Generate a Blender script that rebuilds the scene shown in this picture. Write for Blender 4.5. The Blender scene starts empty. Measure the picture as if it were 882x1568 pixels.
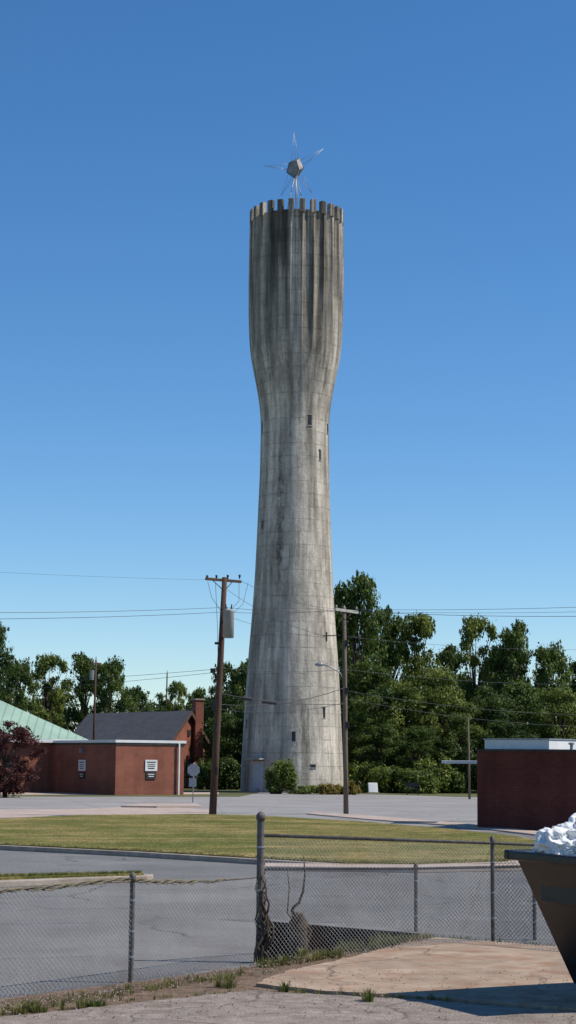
import bpy, bmesh, math, random
import numpy as np
from mathutils import Vector, Matrix
from mathutils import noise as mnoise
random.seed(7); rng=np.random.default_rng(11)
scn=bpy.context.scene
R=math.radians
# ---------------------------------------------------------------- survey: bearings -> metres
F=2750.0; CX,CY=441.0,784.0; PITCH=R(7.83); ROLL=R(0.5); EYE=2.5
fw=Vector((0,math.cos(PITCH),math.sin(PITCH)))
r0=Vector((1,0,0)); u0=Vector((0,-math.sin(PITCH),math.cos(PITCH)))
rt=r0*math.cos(ROLL)+u0*math.sin(ROLL); up=-r0*math.sin(ROLL)+u0*math.cos(ROLL)
EYEV=Vector((0,0,EYE))
def ray(a,b): return fw+rt*((a-CX)/F)+up*((CY-b)/F)
def G(a,b,z=0.0):
    d=ray(a,b); t=(z-EYE)/d.z; return EYEV+d*t
def P(a,b,dist):
    d=ray(a,b); return EYEV+d*(dist/d.y)
# ---------------------------------------------------------------- materials
def nodes(name):
    m=bpy.data.materials.new(name); m.use_nodes=True
    nt=m.node_tree; nt.nodes.clear()
    return m,nt,nt.nodes,nt.links
def pbr(nt,rough=.85,metal=0,spec=.3):
    b=nt.nodes.new('ShaderNodeBsdfPrincipled'); o=nt.nodes.new('ShaderNodeOutputMaterial')
    nt.links.new(b.outputs[0],o.inputs[0]); b.inputs['Roughness'].default_value=rough
    b.inputs['Metallic'].default_value=metal; b.inputs['Specular IOR Level'].default_value=spec
    return b
def c4(c): return (c[0],c[1],c[2],1)
def noise(nt,src,scale,stretch=(1,1,1),detail=6,rough=.6):
    mp=nt.nodes.new('ShaderNodeMapping'); mp.inputs['Scale'].default_value=[scale*s for s in stretch]
    nt.links.new(src,mp.inputs[0])
    n=nt.nodes.new('ShaderNodeTexNoise'); n.inputs['Scale'].default_value=1; n.inputs['Detail'].default_value=detail
    n.inputs['Roughness'].default_value=rough
    nt.links.new(mp.outputs[0],n.inputs['Vector']); return n.outputs['Fac']
def ramp(nt,src,stops):
    r=nt.nodes.new('ShaderNodeValToRGB'); e=r.color_ramp.elements
    while len(e)<len(stops): e.new(.5)
    for i,(p,c) in enumerate(stops): e[i].position=p; e[i].color=c4(c) if not isinstance(c,float) else (c,c,c,1)
    nt.links.new(src,r.inputs[0]); return r.outputs[0]
def mix(nt,fac,a,b,mode='MIX'):
    m=nt.nodes.new('ShaderNodeMix'); m.data_type='RGBA'; m.blend_type=mode
    for s,v in ((m.inputs[0],fac),(m.inputs[6],a),(m.inputs[7],b)):
        if isinstance(v,(int,float)): s.default_value=v
        elif isinstance(v,tuple): s.default_value=c4(v)
        else: nt.links.new(v,s)
    return m.outputs[2]
def bumpn(nt,h,b,strength=.3,dist=.02):
    n=nt.nodes.new('ShaderNodeBump'); n.inputs['Strength'].default_value=strength; n.inputs['Distance'].default_value=dist
    nt.links.new(h,n.inputs['Height']); nt.links.new(n.outputs[0],b.inputs['Normal'])
def pos(nt): return nt.nodes.new('ShaderNodeNewGeometry').outputs['Position']
def M(name,c1,c2,scale=4,rough=.85,metal=0,bump=.2,big=.15,stretch=(1,1,1),dirt=None,spec=.3,bd=.02,crack=None,bigk=.55):
    m,nt,N,L=nodes(name); b=pbr(nt,rough,metal,spec); p=pos(nt)
    n1=noise(nt,p,scale,stretch); n2=noise(nt,p,scale*big,stretch)
    col=mix(nt,ramp(nt,n1,[(.32,0.),(.68,1.)]),c1,c2)
    col=mix(nt,bigk,col,ramp(nt,n2,[(.3,.5),(.7,1.)]),'MULTIPLY')
    if dirt:
        n3=noise(nt,p,scale*big*2.3,stretch)
        col=mix(nt,ramp(nt,n3,[(.52,0.),(.68,.8)]),col,dirt)
    if crack:
        sc,wd,cc=crack
        dn=N.new('ShaderNodeTexNoise'); dn.inputs['Scale'].default_value=1.5; dn.inputs['Detail'].default_value=4; L.new(p,dn.inputs['Vector'])
        ad=N.new('ShaderNodeVectorMath'); ad.operation='MULTIPLY_ADD'; ad.inputs[1].default_value=(.5,.5,.5); L.new(dn.outputs['Color'],ad.inputs[0]); L.new(p,ad.inputs[2])
        vo=N.new('ShaderNodeTexVoronoi'); vo.feature='DISTANCE_TO_EDGE'; vo.inputs['Scale'].default_value=sc; L.new(ad.outputs[0],vo.inputs['Vector'])
        msk=ramp(nt,vo.outputs['Distance'],[(0,1.),(wd,0.)]); gate=ramp(nt,noise(nt,p,.35),[(.45,0.),(.55,.85)])
        col=mix(nt,mix(nt,1.0,msk,gate,'MULTIPLY'),col,cc)
    L.new(col,b.inputs['Base Color'])
    if bump: bumpn(nt,noise(nt,p,scale*6,stretch),b,bump,bd)
    return m
def leafmat(name,dark,light,patch=.35,trans=.42):
    m,nt,N,L=nodes(name); g=N.new('ShaderNodeNewGeometry')
    n=noise(nt,g.outputs['Position'],patch,detail=4)
    a=mix(nt,ramp(nt,n,[(.38,0.),(.62,1.)]),dark,light)
    r=ramp(nt,g.outputs['Random Per Island'],[(0,.5),(1,1.5)])
    col=mix(nt,1.0,a,r,'MULTIPLY')
    b=N.new('ShaderNodeBsdfPrincipled'); b.inputs['Roughness'].default_value=.55; b.inputs['Specular IOR Level'].default_value=.25
    t=N.new('ShaderNodeBsdfTranslucent'); ms=N.new('ShaderNodeMixShader'); ms.inputs[0].default_value=trans
    o=N.new('ShaderNodeOutputMaterial')
    L.new(col,b.inputs['Base Color']); L.new(col,t.inputs[0]); L.new(b.outputs[0],ms.inputs[1]); L.new(t.outputs[0],ms.inputs[2]); L.new(ms.outputs[0],o.inputs[0])
    return m
def brickmat(name,c1,c2,mortar,sc=1.0):
    m,nt,N,L=nodes(name); b=pbr(nt,.9,0,.2)
    uv=N.new('ShaderNodeUVMap').outputs[0]
    t=N.new('ShaderNodeTexBrick'); t.inputs['Scale'].default_value=1
    t.inputs['Brick Width'].default_value=.22*sc; t.inputs['Row Height'].default_value=.075*sc
    t.inputs['Mortar Size'].default_value=.009*sc; t.inputs['Color1'].default_value=c4(c1); t.inputs['Color2'].default_value=c4(c2)
    t.inputs['Mortar'].default_value=c4(mortar); L.new(uv,t.inputs['Vector'])
    n=noise(nt,pos(nt),.5,(1,1,2)); n2=noise(nt,pos(nt),.25,(4,4,.6))
    col=mix(nt,.6,t.outputs['Color'],ramp(nt,n,[(.3,.5),(.7,1.)]),'MULTIPLY')
    col=mix(nt,.4,col,ramp(nt,n2,[(.35,.4),(.6,1.)]),'MULTIPLY')
    L.new(col,b.inputs['Base Color']); bumpn(nt,t.outputs['Fac'],b,-.4,.01)
    return m
def lawnmat():
    m,nt,N,L=nodes('lawn_grass'); b=pbr(nt,.95,0,.1); p=pos(nt)
    a=noise(nt,p,.22,(1,1.6,1),6,.65); c=noise(nt,p,2.2,(1,.5,1),8,.75); d=noise(nt,p,14,(1,.3,1),3,.7); e=noise(nt,p,.5,(.3,1.6,1),4,.6); f=noise(nt,p,.9,(.5,.8,1),6,.7)
    col=mix(nt,ramp(nt,a,[(.40,0.),(.60,1.)]),(.15,.155,.035),(.32,.245,.09))
    col=mix(nt,ramp(nt,e,[(.45,0.),(.60,.65)]),col,(.115,.125,.03))
    col=mix(nt,ramp(nt,f,[(.55,0.),(.68,.7)]),col,(.34,.25,.12))
    col=mix(nt,.75,col,ramp(nt,c,[(.3,.42),(.62,1.1)]),'MULTIPLY'); col=mix(nt,.75,col,ramp(nt,d,[(.3,.35),(.6,1.2)]),'MULTIPLY')
    L.new(col,b.inputs['Base Color']); bumpn(nt,d,b,.9,.08); return m
m_grass=lawnmat()
m_field=M('rough_grass',(.08,.10,.03),(.15,.14,.06),1,.95,bump=.5)
m_asph=M('asphalt_old',(.18,.175,.17),(.26,.252,.243),14,.9,bump=.8,big=.02,dirt=(.15,.145,.14),crack=(.3,.016,(.06,.06,.06)),bigk=.7)
m_road=M('street_asphalt',(.28,.265,.25),(.35,.33,.31),5,.9,bump=.3,big=.05,crack=(.2,.01,(.12,.11,.10)))
m_pink=M('worn_concrete_pink',(.44,.33,.27),(.54,.44,.37),3,.9,bump=.3,big=.2)
m_kerb=M('kerb_concrete',(.32,.25,.2),(.46,.39,.32),4,.9,bump=.4)
m_dirt=M('dirt',(.15,.095,.06),(.31,.215,.145),7,.95,bump=.9,big=.2,bd=.04,dirt=(.09,.07,.04))
m_slab=M('yard_concrete',(.33,.225,.15),(.48,.365,.265),2.6,.9,bump=.5,big=.3,dirt=(.28,.145,.08),crack=(.35,.01,(.10,.07,.05)),bigk=.7)
m_slab2=M('yard_concrete_pale',(.27,.215,.175),(.42,.35,.295),6,.9,bump=.9,big=.2,dirt=(.20,.145,.11),crack=(.5,.014,(.08,.065,.05)),bigk=.7,bd=.03)
m_pit=M('dark_wall',(.025,.02,.017),(.06,.045,.035),4,.95,bump=.6)  # near-black brown tone over the gully walls and floor
m_brick=brickmat('brick_orange_red',(.34,.10,.06),(.27,.075,.045),(.30,.18,.13))
m_brickd=brickmat('brick_dark_red',(.17,.04,.028),(.13,.028,.022),(.14,.07,.055))
m_white=M('white_paint',(.68,.68,.66),(.78,.78,.76),2,.6,bump=.05,bigk=.3)
m_greymetal=M('galvanised_metal',(.30,.31,.32),(.42,.43,.44),8,.5,.5,bump=.1)
m_dkmetal=M('dark_iron',(.03,.03,.032),(.07,.065,.06),8,.6,.3,bump=.2)
m_postrust=M('weathered_steel_post',(.10,.095,.09),(.19,.18,.17),12,.7,.3,bump=.2,dirt=(.10,.055,.035))
m_wirelink=M('chain_link_wire',(.26,.25,.23),(.42,.40,.37),3,.6,.2,bump=0,dirt=(.18,.11,.07))
m_pole=M('creosote_wood',(.07,.037,.025),(.13,.078,.055),3,.9,bump=.4,stretch=(6,6,.4))
m_pole2=M('weathered_wood',(.13,.095,.07),(.22,.17,.13),3,.9,bump=.4,stretch=(6,6,.4))
m_arm=M('pale_crossarm',(.45,.42,.36),(.55,.52,.46),4,.8,bump=.2)
m_cable=M('cable_black',(.05,.05,.055),(.08,.08,.085),2,.6,bump=0)
m_glass=M('dark_opening',(.02,.021,.024),(.04,.04,.042),2,.4,bump=0)
m_shingle=M('grey_shingles',(.06,.062,.07),(.11,.11,.12),5,.9,bump=.5,stretch=(1,1,3))
m_bark=M('bark',(.06,.042,.03),(.13,.10,.075),5,.95,bump=.7,stretch=(2,2,.5))
m_black=M('black_dumpster_steel',(.006,.006,.007),(.014,.014,.015),5,.35,.1,bump=.1,dirt=(.022,.018,.015),spec=.4)
m_bag=M('white_plastic_bag',(.74,.735,.72),(.84,.835,.82),2,.6,bump=.3,spec=.3,bd=.02,bigk=.15)
m_door=M('pale_blue_door',(.36,.41,.46),(.44,.49,.54),3,.6,bump=.1,bigk=.2)
m_trimc=M('trim_concrete',(.30,.29,.27),(.40,.39,.36),3,.9,bump=.2)
m_leafA=leafmat('foliage_mid',(.055,.095,.02),(.14,.19,.038))
m_leafB=leafmat('foliage_dark',(.042,.075,.018),(.10,.145,.03))
m_leafC=leafmat('foliage_bright',(.085,.13,.024),(.21,.245,.05))
m_leafR=leafmat('foliage_purple',(.065,.02,.02),(.14,.05,.045),1.5)
m_leafY=leafmat('foliage_yellow',(.14,.12,.025),(.32,.22,.045),1.5)
m_leafD=leafmat('foliage_distant',(.07,.10,.04),(.12,.155,.06),.1)
m_blade=leafmat('grass_blades',(.10,.13,.028),(.27,.24,.09),2)
m_litter=leafmat('dead_leaves',(.09,.05,.025),(.22,.13,.07),2)
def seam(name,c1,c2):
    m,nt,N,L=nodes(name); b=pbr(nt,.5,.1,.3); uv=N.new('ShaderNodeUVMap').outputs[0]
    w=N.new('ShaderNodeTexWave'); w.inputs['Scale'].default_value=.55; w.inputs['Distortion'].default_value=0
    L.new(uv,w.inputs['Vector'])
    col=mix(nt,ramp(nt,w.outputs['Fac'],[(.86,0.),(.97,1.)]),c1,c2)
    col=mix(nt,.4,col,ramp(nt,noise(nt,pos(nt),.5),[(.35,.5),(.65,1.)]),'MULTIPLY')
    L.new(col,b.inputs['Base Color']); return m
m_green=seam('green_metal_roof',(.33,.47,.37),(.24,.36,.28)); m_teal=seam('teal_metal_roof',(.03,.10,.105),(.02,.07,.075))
NF=26; D=138.0
def towermat():
    m,nt,N,L=nodes('weathered_tower_concrete'); b=pbr(nt,.92,0,.2)
    oc=N.new('ShaderNodeTexCoord').outputs['Object']
    sp=N.new('ShaderNodeSeparateXYZ'); L.new(oc,sp.inputs[0])
    at=N.new('ShaderNodeMath'); at.operation='ARCTAN2'; L.new(sp.outputs[1],at.inputs[0]); L.new(sp.outputs[0],at.inputs[1])
    mu=N.new('ShaderNodeMath'); mu.operation='MULTIPLY'; mu.inputs[1].default_value=NF/(2*math.pi); L.new(at.outputs[0],mu.inputs[0])
    cb=N.new('ShaderNodeCombineXYZ'); L.new(mu.outputs[0],cb.inputs[0]); L.new(sp.outputs[2],cb.inputs[1])
    br=N.new('ShaderNodeTexBrick'); br.offset=0; br.inputs['Scale'].default_value=1; br.inputs['Brick Width'].default_value=1.0
    br.inputs['Row Height'].default_value=.98; br.inputs['Mortar Size'].default_value=.022; br.inputs['Mortar Smooth'].default_value=.6
    br.inputs['Color1'].default_value=(.74,.655,.535,1); br.inputs['Color2'].default_value=(.62,.55,.45,1); br.inputs['Mortar'].default_value=(.60,.53,.43,1)
    L.new(cb.outputs[0],br.inputs['Vector'])
    s1=noise(nt,oc,.9,(1,1,.05),5,.6); s2=noise(nt,oc,2.4,(1,1,.08),6,.65); s3=noise(nt,oc,.35,(1,1,.5),8,.7); s4=noise(nt,oc,3.5,(1,1,1),8,.7)
    s5=noise(nt,oc,.8,(1,1,.2),8,.75)
    # horizontal pour-line weathering: broken bands, never the full ring
    pl=N.new('ShaderNodeMath'); pl.operation='PINGPONG'; pl.inputs[1].default_value=.49; L.new(sp.outputs[2],pl.inputs[0])
    band=ramp(nt,pl.outputs[0],[(.0,1.),(.09,0.)]); bg_=ramp(nt,noise(nt,oc,.9,(1,1,1.2),4,.7),[(.48,0.),(.62,.5)])
    col=mix(nt,.8,br.outputs['Color'],ramp(nt,s1,[(.38,.40),(.57,1.)]),'MULTIPLY')
    col=mix(nt,.7,col,ramp(nt,s2,[(.37,.42),(.58,1.)]),'MULTIPLY')
    col=mix(nt,.6,col,ramp(nt,s3,[(.36,.5),(.6,1.05)]),'MULTIPLY')
    col=mix(nt,.5,col,ramp(nt,s4,[(.35,.6),(.6,1.05)]),'MULTIPLY')
    col=mix(nt,mix(nt,1.0,band,bg_,'MULTIPLY'),col,(.16,.14,.11))
    col=mix(nt,ramp(nt,s5,[(.57,0.),(.66,.65)]),col,(.125,.105,.08))
    def window(src,c,hw,soft):
        a=N.new('ShaderNodeMath'); a.operation='SUBTRACT'; a.inputs[1].default_value=c; L.new(src,a.inputs[0])
        b_=N.new('ShaderNodeMath'); b_.operation='ABSOLUTE'; L.new(a.outputs[0],b_.inputs[0])
        q=N.new('ShaderNodeMapRange'); q.inputs[1].default_value=hw; q.inputs[2].default_value=hw+soft; q.inputs[3].default_value=1; q.inputs[4].default_value=0; L.new(b_.outputs[0],q.inputs[0]); return q.outputs[0]
    za,zb=P(430,890,D).z,P(430,690,D).z
    wn=N.new('ShaderNodeMath'); wn.operation='MULTIPLY'; L.new(window(mu.outputs[0],-8.1,.25,.35),wn.inputs[0]); L.new(window(sp.outputs[2],(za+zb)/2,(zb-za)/2-1,2.5),wn.inputs[1])
    col=mix(nt,mix(nt,1.0,wn.outputs[0],ramp(nt,noise(nt,oc,1.6,(1,1,.6),8,.8),[(.42,0.),(.56,.85)]),'MULTIPLY'),col,(.10,.09,.065))
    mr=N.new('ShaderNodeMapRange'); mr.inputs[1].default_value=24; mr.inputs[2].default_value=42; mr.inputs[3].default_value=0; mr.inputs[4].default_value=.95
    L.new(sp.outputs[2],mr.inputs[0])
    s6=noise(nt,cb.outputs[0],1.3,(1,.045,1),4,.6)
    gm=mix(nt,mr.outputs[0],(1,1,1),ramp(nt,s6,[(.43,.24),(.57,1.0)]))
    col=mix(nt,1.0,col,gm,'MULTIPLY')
    L.new(col,b.inputs['Base Color'])
    ad=N.new('ShaderNodeMath'); ad.operation='MULTIPLY_ADD'; ad.inputs[1].default_value=-.3; L.new(br.outputs['Fac'],ad.inputs[0]); L.new(s4,ad.inputs[2])
    bumpn(nt,ad.outputs[0],b,.7,.06)
    return m
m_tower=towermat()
# ---------------------------------------------------------------- mesh helpers
def empty(name,loc):
    e=bpy.data.objects.new(name,None); e.location=loc; e.empty_display_size=.3
    scn.collection.objects.link(e); return e
def par(o,p):
    if p is not None:
        o.parent=p; o.matrix_parent_inverse=Matrix.Translation(p.location).inverted()
    return o
def mk(name,v,f,mat,parent=None,uv=False,smooth=False,loc=(0,0,0)):
    me=bpy.data.meshes.new(name); me.from_pydata([tuple(x) for x in v],[],f)
    if isinstance(mat,list):
        for q in mat: me.materials.append(q)
    else: me.materials.append(mat)
    o=bpy.data.objects.new(name,me); o.location=loc; scn.collection.objects.link(o)
    if uv:
        l=me.uv_layers.new(name='UVMap')
        for p in me.polygons:
            n=p.normal
            if abs(n.z)<.7: t=Vector((-n.y,n.x,0)).normalized(); b=Vector((0,0,1))
            else: t=Vector((1,0,0)); b=Vector((0,1,0))
            for li in p.loop_indices:
                c=me.vertices[me.loops[li].vertex_index].co
                l.data[li].uv=(c.dot(t),c.dot(b))
    if smooth: me.shade_smooth()
    return par(o,parent)
def prism(name,pts,z0,z1,mat,parent=None,uv=False,bevel=0):
    n=len(pts); v=[(p[0],p[1],z0) for p in pts]+[(p[0],p[1],z1) for p in pts]
    f=[tuple(range(n,2*n)),tuple(reversed(range(n)))]+[(i,(i+1)%n,n+(i+1)%n,n+i) for i in range(n)]
    o=mk(name,v,f,mat,parent,uv)
    bm=bmesh.new(); bm.from_mesh(o.data); bmesh.ops.recalc_face_normals(bm,faces=bm.faces); bm.to_mesh(o.data); bm.free()
    if bevel: bv(o,bevel)
    return o
def bv(o,w,s=2):
    m=o.modifiers.new('b','BEVEL'); m.width=w; m.segments=s; m.limit_method='ANGLE'
def box(name,c,size,mat,parent=None,rz=0,bevel=0,uv=False,rx=0,ry=0):
    x,y,z=[s/2 for s in size]; mt=Matrix.Rotation(rz,3,'Z')@Matrix.Rotation(ry,3,'Y')@Matrix.Rotation(rx,3,'X')
    v=[Vector(c)+mt@Vector((a*x,b*y,d*z)) for a in(-1,1) for b in(-1,1) for d in(-1,1)]
    f=[(0,1,3,2),(4,6,7,5),(0,4,5,1),(2,3,7,6),(0,2,6,4),(1,5,7,3)]
    o=mk(name,v,f,mat,parent,uv)
    if bevel: bv(o,bevel)
    return o
def tubes(name,paths,mat,parent=None,seg=8,smooth=True):
    V=[];Fc=[]
    for pts,rad in paths:
        pts=[Vector(p) for p in pts]
        if not isinstance(rad,(list,tuple)): rad=[rad]*len(pts)
        base=len(V); n=len(pts)
        for i,p in enumerate(pts):
            d=(pts[min(i+1,n-1)]-pts[max(i-1,0)]).normalized()
            a=d.cross(Vector((0,1,0)) if abs(d.y)<.9 else Vector((1,0,0))).normalized(); b=d.cross(a)
            for k in range(seg):
                t=2*math.pi*k/seg; V.append(p+(a*math.cos(t)+b*math.sin(t))*rad[i])
        for i in range(n-1):
            for k in range(seg):
                k2=(k+1)%seg; Fc.append((base+i*seg+k,base+i*seg+k2,base+(i+1)*seg+k2,base+(i+1)*seg+k))
        Fc.append(tuple(base+k for k in reversed(range(seg)))); Fc.append(tuple(base+(n-1)*seg+k for k in range(seg)))
    return mk(name,V,Fc,mat,parent,smooth=smooth and seg>4)
def cyl(name,a,b,r,mat,parent=None,r2=None,seg=12): return tubes(name,[([a,b],[r,r if r2 is None else r2])],mat,parent,seg,False)
def jag(pts,amp,step):
    out=[]
    for i in range(len(pts)):
        a=Vector(pts[i][:2]);b=Vector(pts[(i+1)%len(pts)][:2]); L=(b-a).length; n=max(1,min(60,int(L/step)))
        for k in range(n):
            q=a.lerp(b,k/n)
            if k: q+=Vector((random.uniform(-amp,amp),random.uniform(-amp,amp)))
            out.append(q)
    return out
def sheet(name,pts,z,mat):
    bm=bmesh.new(); vs=[bm.verts.new((p[0],p[1],z)) for p in pts]
    ed=[bm.edges.new((vs[i],vs[(i+1)%len(vs)])) for i in range(len(vs))]
    bmesh.ops.triangle_fill(bm,edges=ed,use_beauty=True,normal=(0,0,1))
    me=bpy.data.meshes.new(name); bm.to_mesh(me); bm.free(); me.materials.append(mat)
    o=bpy.data.objects.new(name,me); scn.collection.objects.link(o); return o
# ---------------------------------------------------------------- ground and pavements
pit=[G(398,1410),G(642,1430),G(622,1441),G(520,1460),G(398,1480)]
bm=bmesh.new()
for loop in ([(-3000,-200),(3000,-200),(3000,5000),(-3000,5000)],pit):
    vs=[bm.verts.new((p[0],p[1],0)) for p in loop]
    for i in range(len(vs)): bm.edges.new((vs[i],vs[(i+1)%len(vs)]))
bmesh.ops.triangle_fill(bm,edges=bm.edges[:],use_beauty=True,normal=(0,0,1))
me=bpy.data.meshes.new('ground'); bm.to_mesh(me); bm.free(); me.materials.append(m_field)
ground=bpy.data.objects.new('ground',me); scn.collection.objects.link(ground)
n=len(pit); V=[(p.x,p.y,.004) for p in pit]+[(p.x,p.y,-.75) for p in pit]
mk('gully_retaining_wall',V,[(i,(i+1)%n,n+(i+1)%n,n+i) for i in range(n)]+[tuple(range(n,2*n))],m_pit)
def gp(l,z=0): return [G(a,b,z) for a,b in l]
sheet('parking_lot',gp([(-600,1606),(398,1480),(398,1410),(642,1430),(660,1436),(1500,1500),(1500,1262),(800,1268),(300,1268),(-600,1280)]),.004,m_asph)
sheet('street',gp([(-1500,1218),(1700,1222),(1700,1270),(840,1276),(300,1264),(-1500,1274)]),.008,m_road)
sheet('sidewalk_far',gp([(-900,1220),(335,1216.5),(335,1213.5),(-900,1215)]),.012,m_pink)
sheet('concrete_apron',gp([(-900,1262),(120,1251),(330,1249),(318,1240),(230,1234),(120,1239),(-900,1246)]),.012,m_pink)
sheet('driveway_lot',gp([(345,1250),(330,1228),(400,1213.5),(620,1218),(735,1222),(760,1258),(560,1259),(470,1247)]),.016,m_road)
prism('sidewalk',gp([(470,1247.5),(560,1256),(700,1266),(845,1283),(860,1279),(700,1262),(570,1251),(480,1245)]),0,.06,m_pink)
prism('traffic_island',gp([(185,1236.5),(215,1233.5),(300,1233),(310,1237),(240,1237.5)]),0,.10,m_pink)
lawn=[(-400,1268),(0,1259),(120,1253.5),(300,1252),(400,1254),(560,1264),(700,1276),(800,1288),(838,1296),(815,1318),(790,1328),(650,1333),(520,1332),(390,1324),(200,1312),(0,1302),(-400,1290)]
prism('lawn_kerb',gp(lawn),0,.13,m_kerb,bevel=.02)
lp=gp(lawn); lc=Vector((sum(p[0] for p in lp)/len(lp),sum(p[1] for p in lp)/len(lp))); li=[]
for i,p in enumerate(lp):
    a=Vector(lp[i-1][:2]);b=Vector(lp[(i+1)%len(lp)][:2]); t=(b-a).normalized(); nn=Vector((-t.y,t.x))
    q=Vector(p[:2]); s=1 if (q+nn-lc).length<(q-nn-lc).length else -1
    li.append(q+nn*s*.22)
prism('lawn',li,.02,.16,m_grass)
prism('verge_kerb',gp([(-400,1372),(0,1360),(150,1353.5),(225,1351),(235,1348.5),(200,1347),(0,1350),(-400,1358)]),0,.13,m_kerb,bevel=.02)
prism('verge_grass',gp([(-400,1369),(0,1358),(150,1352.3),(220,1350),(195,1348.3),(0,1351.3),(-400,1360)]),.02,.17,m_grass)
prism('lot_kerb',gp([(405,1334),(640,1337),(820,1334),(820,1330),(640,1332),(405,1329)]),0,.12,m_pink,bevel=.02)
sheet('dirt_yard',gp([(-600,1606),(398,1480),(520,1460),(622,1441),(642,1430),(660,1436),(1500,1500),(1500,3000),(-1500,3000)]),.006,m_dirt)
prism('concrete_slab',jag(gp([(392,1512),(440,1492),(520,1475),(630,1447),(668,1440),(1400,1496),(1400,1570),(900,1552),(640,1531),(500,1524)]),.03,.09),0,.045,m_slab)
prism('concrete_yard_slab',jag(gp([(-900,1640),(60,1558),(240,1538),(382,1522),(500,1529),(640,1536),(900,1558),(1400,1576),(1400,3000),(-1500,3000)]),.035,.09),0,.04,m_slab2)
# ---------------------------------------------------------------- water tower
tb=P(447,1213,D); TX=tb.x
def depth(z,y=D): return Vector((0,y,z-EYE)).dot(fw)
prof=[(302,71),(320,71),(360,72),(430,72.8),(490,72.3),(520,71),(545,69),(565,65),(585,61),(605,57),(625,54),(645,52.3),(680,52.4),(740,53.6),(800,56),(860,58.5),(900,60.5),(950,64),(1000,68),(1050,71.5),(1100,74.3),(1150,77),(1190,78.5),(1220,79.5)]
ZR=[]
for y,h in prof:
    z=P(452,y,D).z; ZR.append((z,h*depth(z)/F))
ZR.sort(); zs=[a for a,_ in ZR]; rs=[b for _,b in ZR]
def Rz(z): return sum(float(np.interp(z+o_,zs,rs)) for o_ in (-.8,-.4,0,.4,.8))/5
ztop=P(457,318,D-3.8).z; zmer=P(457,302.5,D-3.8).z; zfl=P(450,600,D).z
tower=empty('water_tower',(TX,D,0))
SUB=10; NA=NF*SUB; NZ=150; V=[];Fc=[]
def sstep(a,b,x): t=max(0,min(1,(x-a)/(b-a))); return t*t*(3-2*t)
def tr(th,z):
    s=abs(math.sin(th*NF/2))
    A=.006+.22*sstep(zfl,zfl+9,z)
    return Rz(z)-A*(s**.75)
for i in range(NZ+1):
    z=-.3+(ztop+.3)*i/NZ
    for k in range(NA):
        th=2*math.pi*k/NA; r=tr(th,z); V.append((r*math.cos(th),r*math.sin(th),z))
for i in range(NZ):
    for k in range(NA):
        k2=(k+1)%NA; Fc.append((i*NA+k,i*NA+k2,(i+1)*NA+k2,(i+1)*NA+k))
b0=len(V)
for rr,zz in ((Rz(ztop)-.45,ztop),(Rz(ztop)-.45,ztop-.8)):
    for k in range(NA): th=2*math.pi*k/NA; V.append((rr*math.cos(th),rr*math.sin(th),zz))
for k in range(NA):
    k2=(k+1)%NA; Fc.append((NZ*NA+k,NZ*NA+k2,b0+k2,b0+k)); Fc.append((b0+k,b0+k2,b0+NA+k2,b0+NA+k))
Fc.append(tuple(b0+NA+k for k in range(NA)))
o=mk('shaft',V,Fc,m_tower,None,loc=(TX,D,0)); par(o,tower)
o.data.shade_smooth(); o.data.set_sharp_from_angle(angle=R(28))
V=[];Fc=[]
for k in range(NF):
    t0=2*math.pi*k/NF; w=.115*(1+random.uniform(-.08,.08)); h=zmer+random.uniform(-.04,.04); b=len(V); Ro=Rz(ztop)+.02
    for zz in (ztop-.25,h):
        for rr in (Ro-.4,Ro):
            for dt in (-w/2,w/2): V.append((rr*math.cos(t0+dt),rr*math.sin(t0+dt),zz))
    for q in [(0,1,3,2),(4,6,7,5),(0,4,5,1),(2,3,7,6),(0,2,6,4),(1,5,7,3)]: Fc.append(tuple(b+j for j in q))
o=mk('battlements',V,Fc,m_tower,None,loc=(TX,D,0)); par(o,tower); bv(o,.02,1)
def on_tower(px,py,w,h,mat,name,frame=True):
    z=P(px,py,D-3).z
    cxp=np.interp(py,[310,650,1050,1213],[457,453.5,449.5,447]); half=np.interp(py,[a for a,_ in prof],[b for _,b in prof])
    s=max(-.97,min(.97,(px-cxp)/half)); al=math.asin(s); r=Rz(z)
    c=Vector((TX+r*math.sin(al),D-r*math.cos(al),z)); nrm=Vector((math.sin(al),-math.cos(al),0))
    rz=al
    box(name,c-nrm*.04,(w,.12,h),mat,tower,rz)
    if frame:
        box(name+'_sill',c-Vector((0,0,h/2+.03))-nrm*.03,(w+.1,.16,.06),m_trimc,tower,rz)
        box(name+'_lintel',c+Vector((0,0,h/2+.03))-nrm*.03,(w+.08,.16,.06),m_trimc,tower,rz)
    return c,nrm,rz
for i,(a,b,w,h) in enumerate([(476,641,.28,.8),(503,649,.25,.7),(403.5,648,.25,.75),(491,693,.16,.8),(404,800,.24,.65),(450,1128,.27,.7),(496,1091,.2,.8),(479,1173,.38,.22),(379,1108,.2,.65)]):
    on_tower(a,b,w,h,m_glass,'window_%d'%(i+1))
c,nrm,rz=on_tower(396,1189,1.0,2.2,m_door,'door')
box('door_canopy',c+Vector((0,0,1.3))+nrm*.3,(1.5,.8,.1),m_trimc,tower,rz)
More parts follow.
